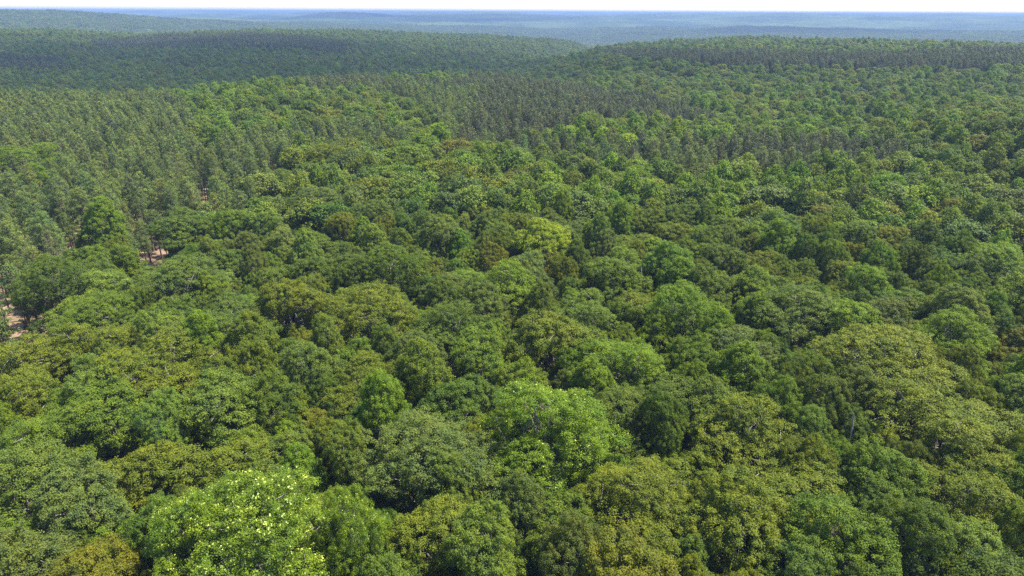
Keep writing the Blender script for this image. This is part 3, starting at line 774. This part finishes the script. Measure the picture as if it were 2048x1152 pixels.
for (bx, by, hh, kind, lab) in SNAGS:
    rx, ry, rz = ray(bx, by); k = (CAM_Z - hh) / -rz; x, y = float(rx * k), float(ry * k); z = float(ground(x, y))
    e = empty("dead_tree", (x, y, z), 0.0, lab, "dead tree")
    r_ = np.random.default_rng(int(bx)); top = hh - z + {'branchy': -3.0, 'leaning': 2.0, 'pole': 2.2}[kind]
    lean = np.array([r_.uniform(-1, 1) * .4, .2]) * (6.0 if kind == 'leaning' else .6)
    zs = np.linspace(-1.5, top, 7); P = np.column_stack([np.outer(((zs + 1.5) / top) ** 1.3, lean) + r_.normal(size=(7, 2)) * .08, zs])
    mb = MB(); tube(mb, P, np.linspace(.32, .10 if kind != 'branchy' else .16, 7), 7); child("trunk", mb.mesh("trunk", [M_DEAD], True), e)
    for q in range({'branchy': 9, 'leaning': 3, 'pole': 1}[kind]):
        s0 = r_.uniform(.55, 1.0); b0 = np.array([np.interp(s0 * top, zs, P[:, 0]), np.interp(s0 * top, zs, P[:, 1]), s0 * top])
        th = r_.uniform(0, 6.28); up = r_.uniform(.9, 2.6) if kind == 'branchy' else r_.uniform(.2, .9); ln = r_.uniform(2.6, 5.2) if kind == 'branchy' else r_.uniform(1, 2.2)
        d = unit(np.array([math.cos(th), math.sin(th), up])); m1 = b0 + d * ln * .5 + r_.normal(size=3) * .18; e1 = b0 + d * ln + np.array([0, 0, .5]) + r_.normal(size=3) * .2
        mb = MB(); tube(mb, [b0, m1, e1], np.array([.09, .06, .025]), 5)
        for w_ in range(2):
            e2 = m1 + unit(d + r_.normal(size=3) * .6) * ln * .4; tube(mb, [m1, m1 * .5 + e2 * .5 + r_.normal(size=3) * .06, e2], np.array([.04, .03, .012]), 4)
        child("limb", mb.mesh("limb", [M_DEAD], True), e)

SAP = []
for (b, d0, d1, hw) in LANES:
    rx, ry, _ = ray(b, 470); q = math.hypot(rx, ry); ux, uy = rx / q, ry / q
    for i in range(9):
        t = d0 + (d1 - d0) * (i + .5) / 9 * .82; sd = rt.uniform(-1, 1) * (hw + .6)
        x, y = t * ux + sd * uy, t * uy - sd * ux
        hmax = CAM_Z - (t * (CAM_Z / d1)) - 1.0
        SAP.append(dict(x=x, y=y, h=float(np.clip(hmax * rt.uniform(.45, .8), 2.2, 11)), c=['mid', 'bright', 'olive', 'lime'][rt.integers(4)] , lab=None))
place_labels(SAP, lambda t: "sapling")
for t in SAP:
    e = empty("sapling", (t['x'], t['y'], float(ground(t['x'], t['y']))), rt.uniform(0, 6.28), t['lab'], "sapling", "saplings in the gaps at the edge of the pines")
    k = t['h'] / 20; e.scale = (k * rt.uniform(1.0, 1.5), k * rt.uniform(1.0, 1.5), k)
    cm, tm = SHAPES['upright' if rt.random() < .6 else 'dome'][rt.integers(3)]
    child("crown", cm, e, tints([KEYS.index(t['c'])], rt)[0]); child("trunk", tm, e)

# ------------------------------------------------------------------ the rest of the wood
def light_crown(seed, style, spacing, cr, per, size, tr=True, asp=.7):
    mb, _, L = crown(seed, style, spacing, cr, per, size, asp)
    out = MB(); out.merge(mb)
    if tr: out.merge(trunk(seed, L, 5, False, 0), mat_shift=1)
    return out
MIDV = [light_crown(100 + i, s, 1.12, .8, 34, .47) for i, s in enumerate(['dome', 'dome', 'dome', 'spread', 'spread', 'upright', 'upright', 'upright'])]
FARV = [light_crown(200 + i, s, 1.7, 1.1, 15, .95, False) for i, s in enumerate(['dome', 'dome', 'dome', 'spread', 'spread', 'upright', 'upright', 'upright'])]
def light_pine(seed, n, per, ln, wd, tk, sp):
    f, t = pine(seed, n, per, ln, wd, tk, sp); o = MB(); o.merge(f); o.merge(t, mat_shift=1); return o
PMID = [light_pine(300 + i, 190, 24, .46, .11, 1.1, .62) for i in range(5)]
PFAR = [light_pine(320 + i, 125, 12, .76, .27, 1.4, .80) for i in range(5)]
def forest(name, label, var, X, Y, rng, R0=(3.9, 6.6)):
    k, tu = species(X, Y, rng); n = len(X)
    R = np.where(tu, rng.uniform(3.6, 5.4, n), rng.uniform(R0[0], R0[1], n)); H = np.where(tu, rng.uniform(19.5, 24, n), rng.uniform(16.5, 21.5, n))
    pick = np.where(tu, rng.integers(0, 3, n), 3 + rng.integers(0, 5, n))   # joined instances come in reverse order
    SC = np.column_stack([R / 6, R / 6 * rng.uniform(.9, 1.1, n), H / 20])
    return stuff(name, label, "forest", var, [M_LEAF, M_BARK], X, Y, ground(X, Y), rng.uniform(0, 6.28, n), SC, tints(k, rng), pick)
def pines(name, label, var, X, Y, rng):
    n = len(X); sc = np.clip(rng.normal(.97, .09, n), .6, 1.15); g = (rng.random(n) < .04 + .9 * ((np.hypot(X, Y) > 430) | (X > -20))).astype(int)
    return stuff(name, label, "pine stand", var, [M_NEEDLE, M_PBARK], X, Y, ground(X, Y), rng.uniform(0, 6.28, n),
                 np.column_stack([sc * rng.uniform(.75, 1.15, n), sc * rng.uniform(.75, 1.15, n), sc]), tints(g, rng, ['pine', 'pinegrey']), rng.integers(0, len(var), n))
rf = np.random.default_rng(91)
rest = [i for i in range(len(TREES)) if i not in IND]
UNV = []
for (mb_, _, L_), b_ in ((V_DOME[0], 1), (V_DOME[2], 3), (V_SPRD[1], 12), (V_UPR[0], 21), (V_UPR[2], 23)):
    o_ = MB(); o_.merge(mb_); o_.merge(trunk(b_, L_, 5, False, 0), mat_shift=1); UNV.append(o_)
UN = []; A = rf.uniform(rad(-42), rad(42), 60000); Dd = np.sqrt(rf.uniform(34 ** 2, 215 ** 2, 60000)); X = Dd * np.sin(A); Y = Dd * np.cos(A); m_ = ~in_pine(X, Y)
for x, y in zip(X[m_], Y[m_]):
    if not lane_at(x, y, 2.5) and clear(x, y, 2.6, .52): put(x, y, 2.6, -3); UN.append((x, y))
UN = np.array(UN); nu_ = len(UN); ku, _ = species(UN[:, 0], UN[:, 1], rf)

rnear = [i for i in rest if math.hypot(TX[i], TY[i]) < 165]; rfar = [i for i in rest if i not in set(rnear)]
kk_ = np.array([KEYS.index(TREES[i]['c']) for i in rnear]); nn2 = len(rnear); up_ = np.array([TREES[i]['s'] == 'upright' for i in rnear])
R_ = np.array([TREES[i]['R'] for i in rnear]); H_ = np.array([TREES[i]['H'] for i in rnear])
stuff("forest_margin", "broadleaf trees just beyond the borders of the view", "forest", UNV, [M_LEAF, M_BARK], TX[rnear], TY[rnear], ground(TX[rnear], TY[rnear]),
      rf.uniform(0, 6.28, nn2), np.column_stack([R_ / 6, R_ / 6, H_ / 20]), tints(kk_, rf), np.where(up_, rf.integers(0, 2, nn2), 2 + rf.integers(0, 3, nn2)))
xa, ya = lattice(NEAR_D, 760, 8.4, .36, 1); m = ~in_pine(xa, ya) & visible(xa, ya); xa, ya = xa[m], ya[m]
forest("mixed_forest", "green broadleaf forest beyond the near trees, covering plateau and valley", MIDV,
       np.concatenate([TX[rfar], xa]), np.concatenate([TY[rfar], ya]), rf)
stuff("understory", "smaller shaded trees filling the gaps under the near canopy", "understory", UNV, [M_LEAF, M_BARK], UN[:, 0], UN[:, 1], ground(UN[:, 0], UN[:, 1]),
      rf.uniform(0, 6.28, nu_), np.column_stack([rf.uniform(.42, .66, nu_), rf.uniform(.42, .66, nu_), rf.uniform(.62, .86, nu_)]), tints(ku, rf), rf.integers(0, 5, nu_))
xb, yb = lattice(760, 2000, 9.0, .38, 2); m = ~in_pine(xb, yb) & visible(xb, yb); xb, yb = xb[m], yb[m]
forest("ridge_forest", "broadleaf forest covering the two ridges behind the plateau", FARV, xb, yb, rf)
xp, yp = lattice(PINE_D, 700, 3.5, .46, 3); m = in_pine(xp, yp) & visible(xp, yp); xp, yp = xp[m], yp[m]
pr = [i for i in range(len(PX)) if i not in set(pord)]
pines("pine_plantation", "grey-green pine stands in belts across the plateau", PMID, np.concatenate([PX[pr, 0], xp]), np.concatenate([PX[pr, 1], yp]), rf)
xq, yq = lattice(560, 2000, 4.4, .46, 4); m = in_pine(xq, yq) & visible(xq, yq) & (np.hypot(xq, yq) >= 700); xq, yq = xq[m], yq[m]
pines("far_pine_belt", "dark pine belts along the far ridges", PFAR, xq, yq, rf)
# beyond two kilometres: clusters of nine crowns
def patch(seed):
    r = np.random.default_rng(seed); out = MB()
    for i in range(9):
        mb, _, L = crown(seed * 17 + i, ['dome', 'spread', 'upright'][r.integers(3)], 3.2, 2.0, 7, 2.3, .75)
        s = r.uniform(.75, 1.05); M = np.diag([s, s, r.uniform(.85, 1.1)])
        out.merge(mb, M=M, t=((i % 3 - 1) * 9.5 + r.uniform(-2, 2), (i // 3 - 1) * 9.5 + r.uniform(-2, 2), 0))
    return out
PAT = [patch(s) for s in (401, 402, 403, 404)]
xc, yc = lattice(2000, FAR_D, 26.5, .2, 5); m = visible(xc, yc, 24, 18); xc, yc = xc[m], yc[m]; n = len(xc)
kk, _ = species(xc, yc, rf)
stuff("hill_forest", "hazy blue-green forest on the hills before the horizon", "forest", PAT, [M_LEAF], xc, yc, ground(xc, yc),
      rf.uniform(0, 6.28, n), np.column_stack([rf.uniform(.9, 1.1, n)] * 3), tints(kk, rf), rf.integers(0, 4, n))


# ------------------------------------------------------------------ clouds out of view: first read from its shadow, farther ones added for shade
def cloud(name, cx, cy, gz, sx, sy, height, seed, label, sky_rot=0.0):
    r = np.random.default_rng(seed); t = (height - gz) / S.z
    ox, oy = cx + S.x * t, cy + S.y * t; mb = MB()
    nu, nv = 40, 20
    for k in range(22):
        th = k * 2.39996 + r.uniform(-.4, .4); q = math.sqrt((k + .3) / 22) * .78
        c = np.array([math.cos(th) * q * sx, math.sin(th) * q * sy, r.uniform(-15, 25)])
        ra = np.array([sx, sy, 70]) * r.uniform(.30, .46)
        u, v = np.meshgrid(np.linspace(0, 2 * math.pi, nu, endpoint=False), np.linspace(0.02, math.pi - .02, nv))
        d = np.stack([np.cos(u) * np.sin(v), np.sin(u) * np.sin(v), np.cos(v)], -1)
        b = 1 + .35 * fbm(d[..., 0] * 3 + k * 9, d[..., 1] * 3 + d[..., 2] * 2, 5)
        P = (c + d * ra * b[..., None]).reshape(-1, 3)
        i, j = np.meshgrid(np.arange(nv - 1), np.arange(nu), indexing='ij')
        Q = np.stack([i * nu + j, i * nu + (j + 1) % nu, (i + 1) * nu + (j + 1) % nu, (i + 1) * nu + j], -1).reshape(-1, 4)
        mb.add(P, Q)
    o = bpy.data.objects.new(name, mb.mesh(name, [M_CLOUD], True)); o.location = (ox, oy, height); COL.objects.link(o)
    o["kind"] = "structure"; o["label"] = label
m, n, l, b = new_mat("thin_cloud"); out = [x for x in n if x.type == 'OUTPUT_MATERIAL'][0]
b.inputs["Base Color"].default_value = (.85, .87, .9, 1); b.inputs["Roughness"].default_value = 1
tp = n.new("ShaderNodeBsdfTransparent"); mx = n.new("ShaderNodeMixShader"); mx.inputs[0].default_value = .10
l.new(tp.outputs[0], mx.inputs[1]); l.new(b.outputs[0], mx.inputs[2]); l.new(mx.outputs[0], out.inputs[0]); M_CLOUD = m
cloud("cloud", -430, 900, -20, 640, 480, 1500, 3, "thin cloud shading the left-hand valley slope")

cloud("cloud", 1500, 3700, -40, 900, 520, 1600, 5, "added unseen thin cloud shading the right-hand hills")  # unseen cloud, added to throw shade on the right-hand hills
cloud("cloud", -700, 5600, -30, 1700, 900, 1700, 6, "added unseen thin cloud shading the farthest hills")  # invented cloud overhead, put in to vary the tone of the farthest canopy
cloud("cloud", 3200, 8200, -20, 2300, 1100, 1800, 8, "added unseen thin cloud shading the hills by the right horizon")  # one more added cloud out of view, breaks up the even light there

# ------------------------------------------------------------------ haze
hm = bpy.data.materials.new("haze"); hm.use_nodes = True; n = hm.node_tree.nodes; l = hm.node_tree.links
for x in list(n): n.remove(x)
pv = n.new("ShaderNodeVolumePrincipled"); ho = n.new("ShaderNodeOutputMaterial")
pv.inputs["Color"].default_value = (0.215, 0.31, 0.56, 1); pv.inputs["Density"].default_value = HAZE; pv.inputs["Anisotropy"].default_value = 0.0
l.new(pv.outputs[0], ho.inputs["Volume"])
hb = MB(); a = 61000.0; z0, z1 = -120.0, 84.0
V = [(-a, -a, z0), (a, -a, z0), (a, a, z0), (-a, a, z0), (-a, -a, z1), (a, -a, z1), (a, a, z1), (-a, a, z1)]
hb.add(V, [(0, 3, 2, 1), (4, 5, 6, 7), (0, 1, 5, 4), (1, 2, 6, 5), (2, 3, 7, 6), (3, 0, 4, 7)])
h = bpy.data.objects.new("haze", hb.mesh("haze", [hm])); COL.objects.link(h); h["kind"] = "stuff"; h["label"] = "thin blue summer haze over the hills"; h["category"] = "haze"
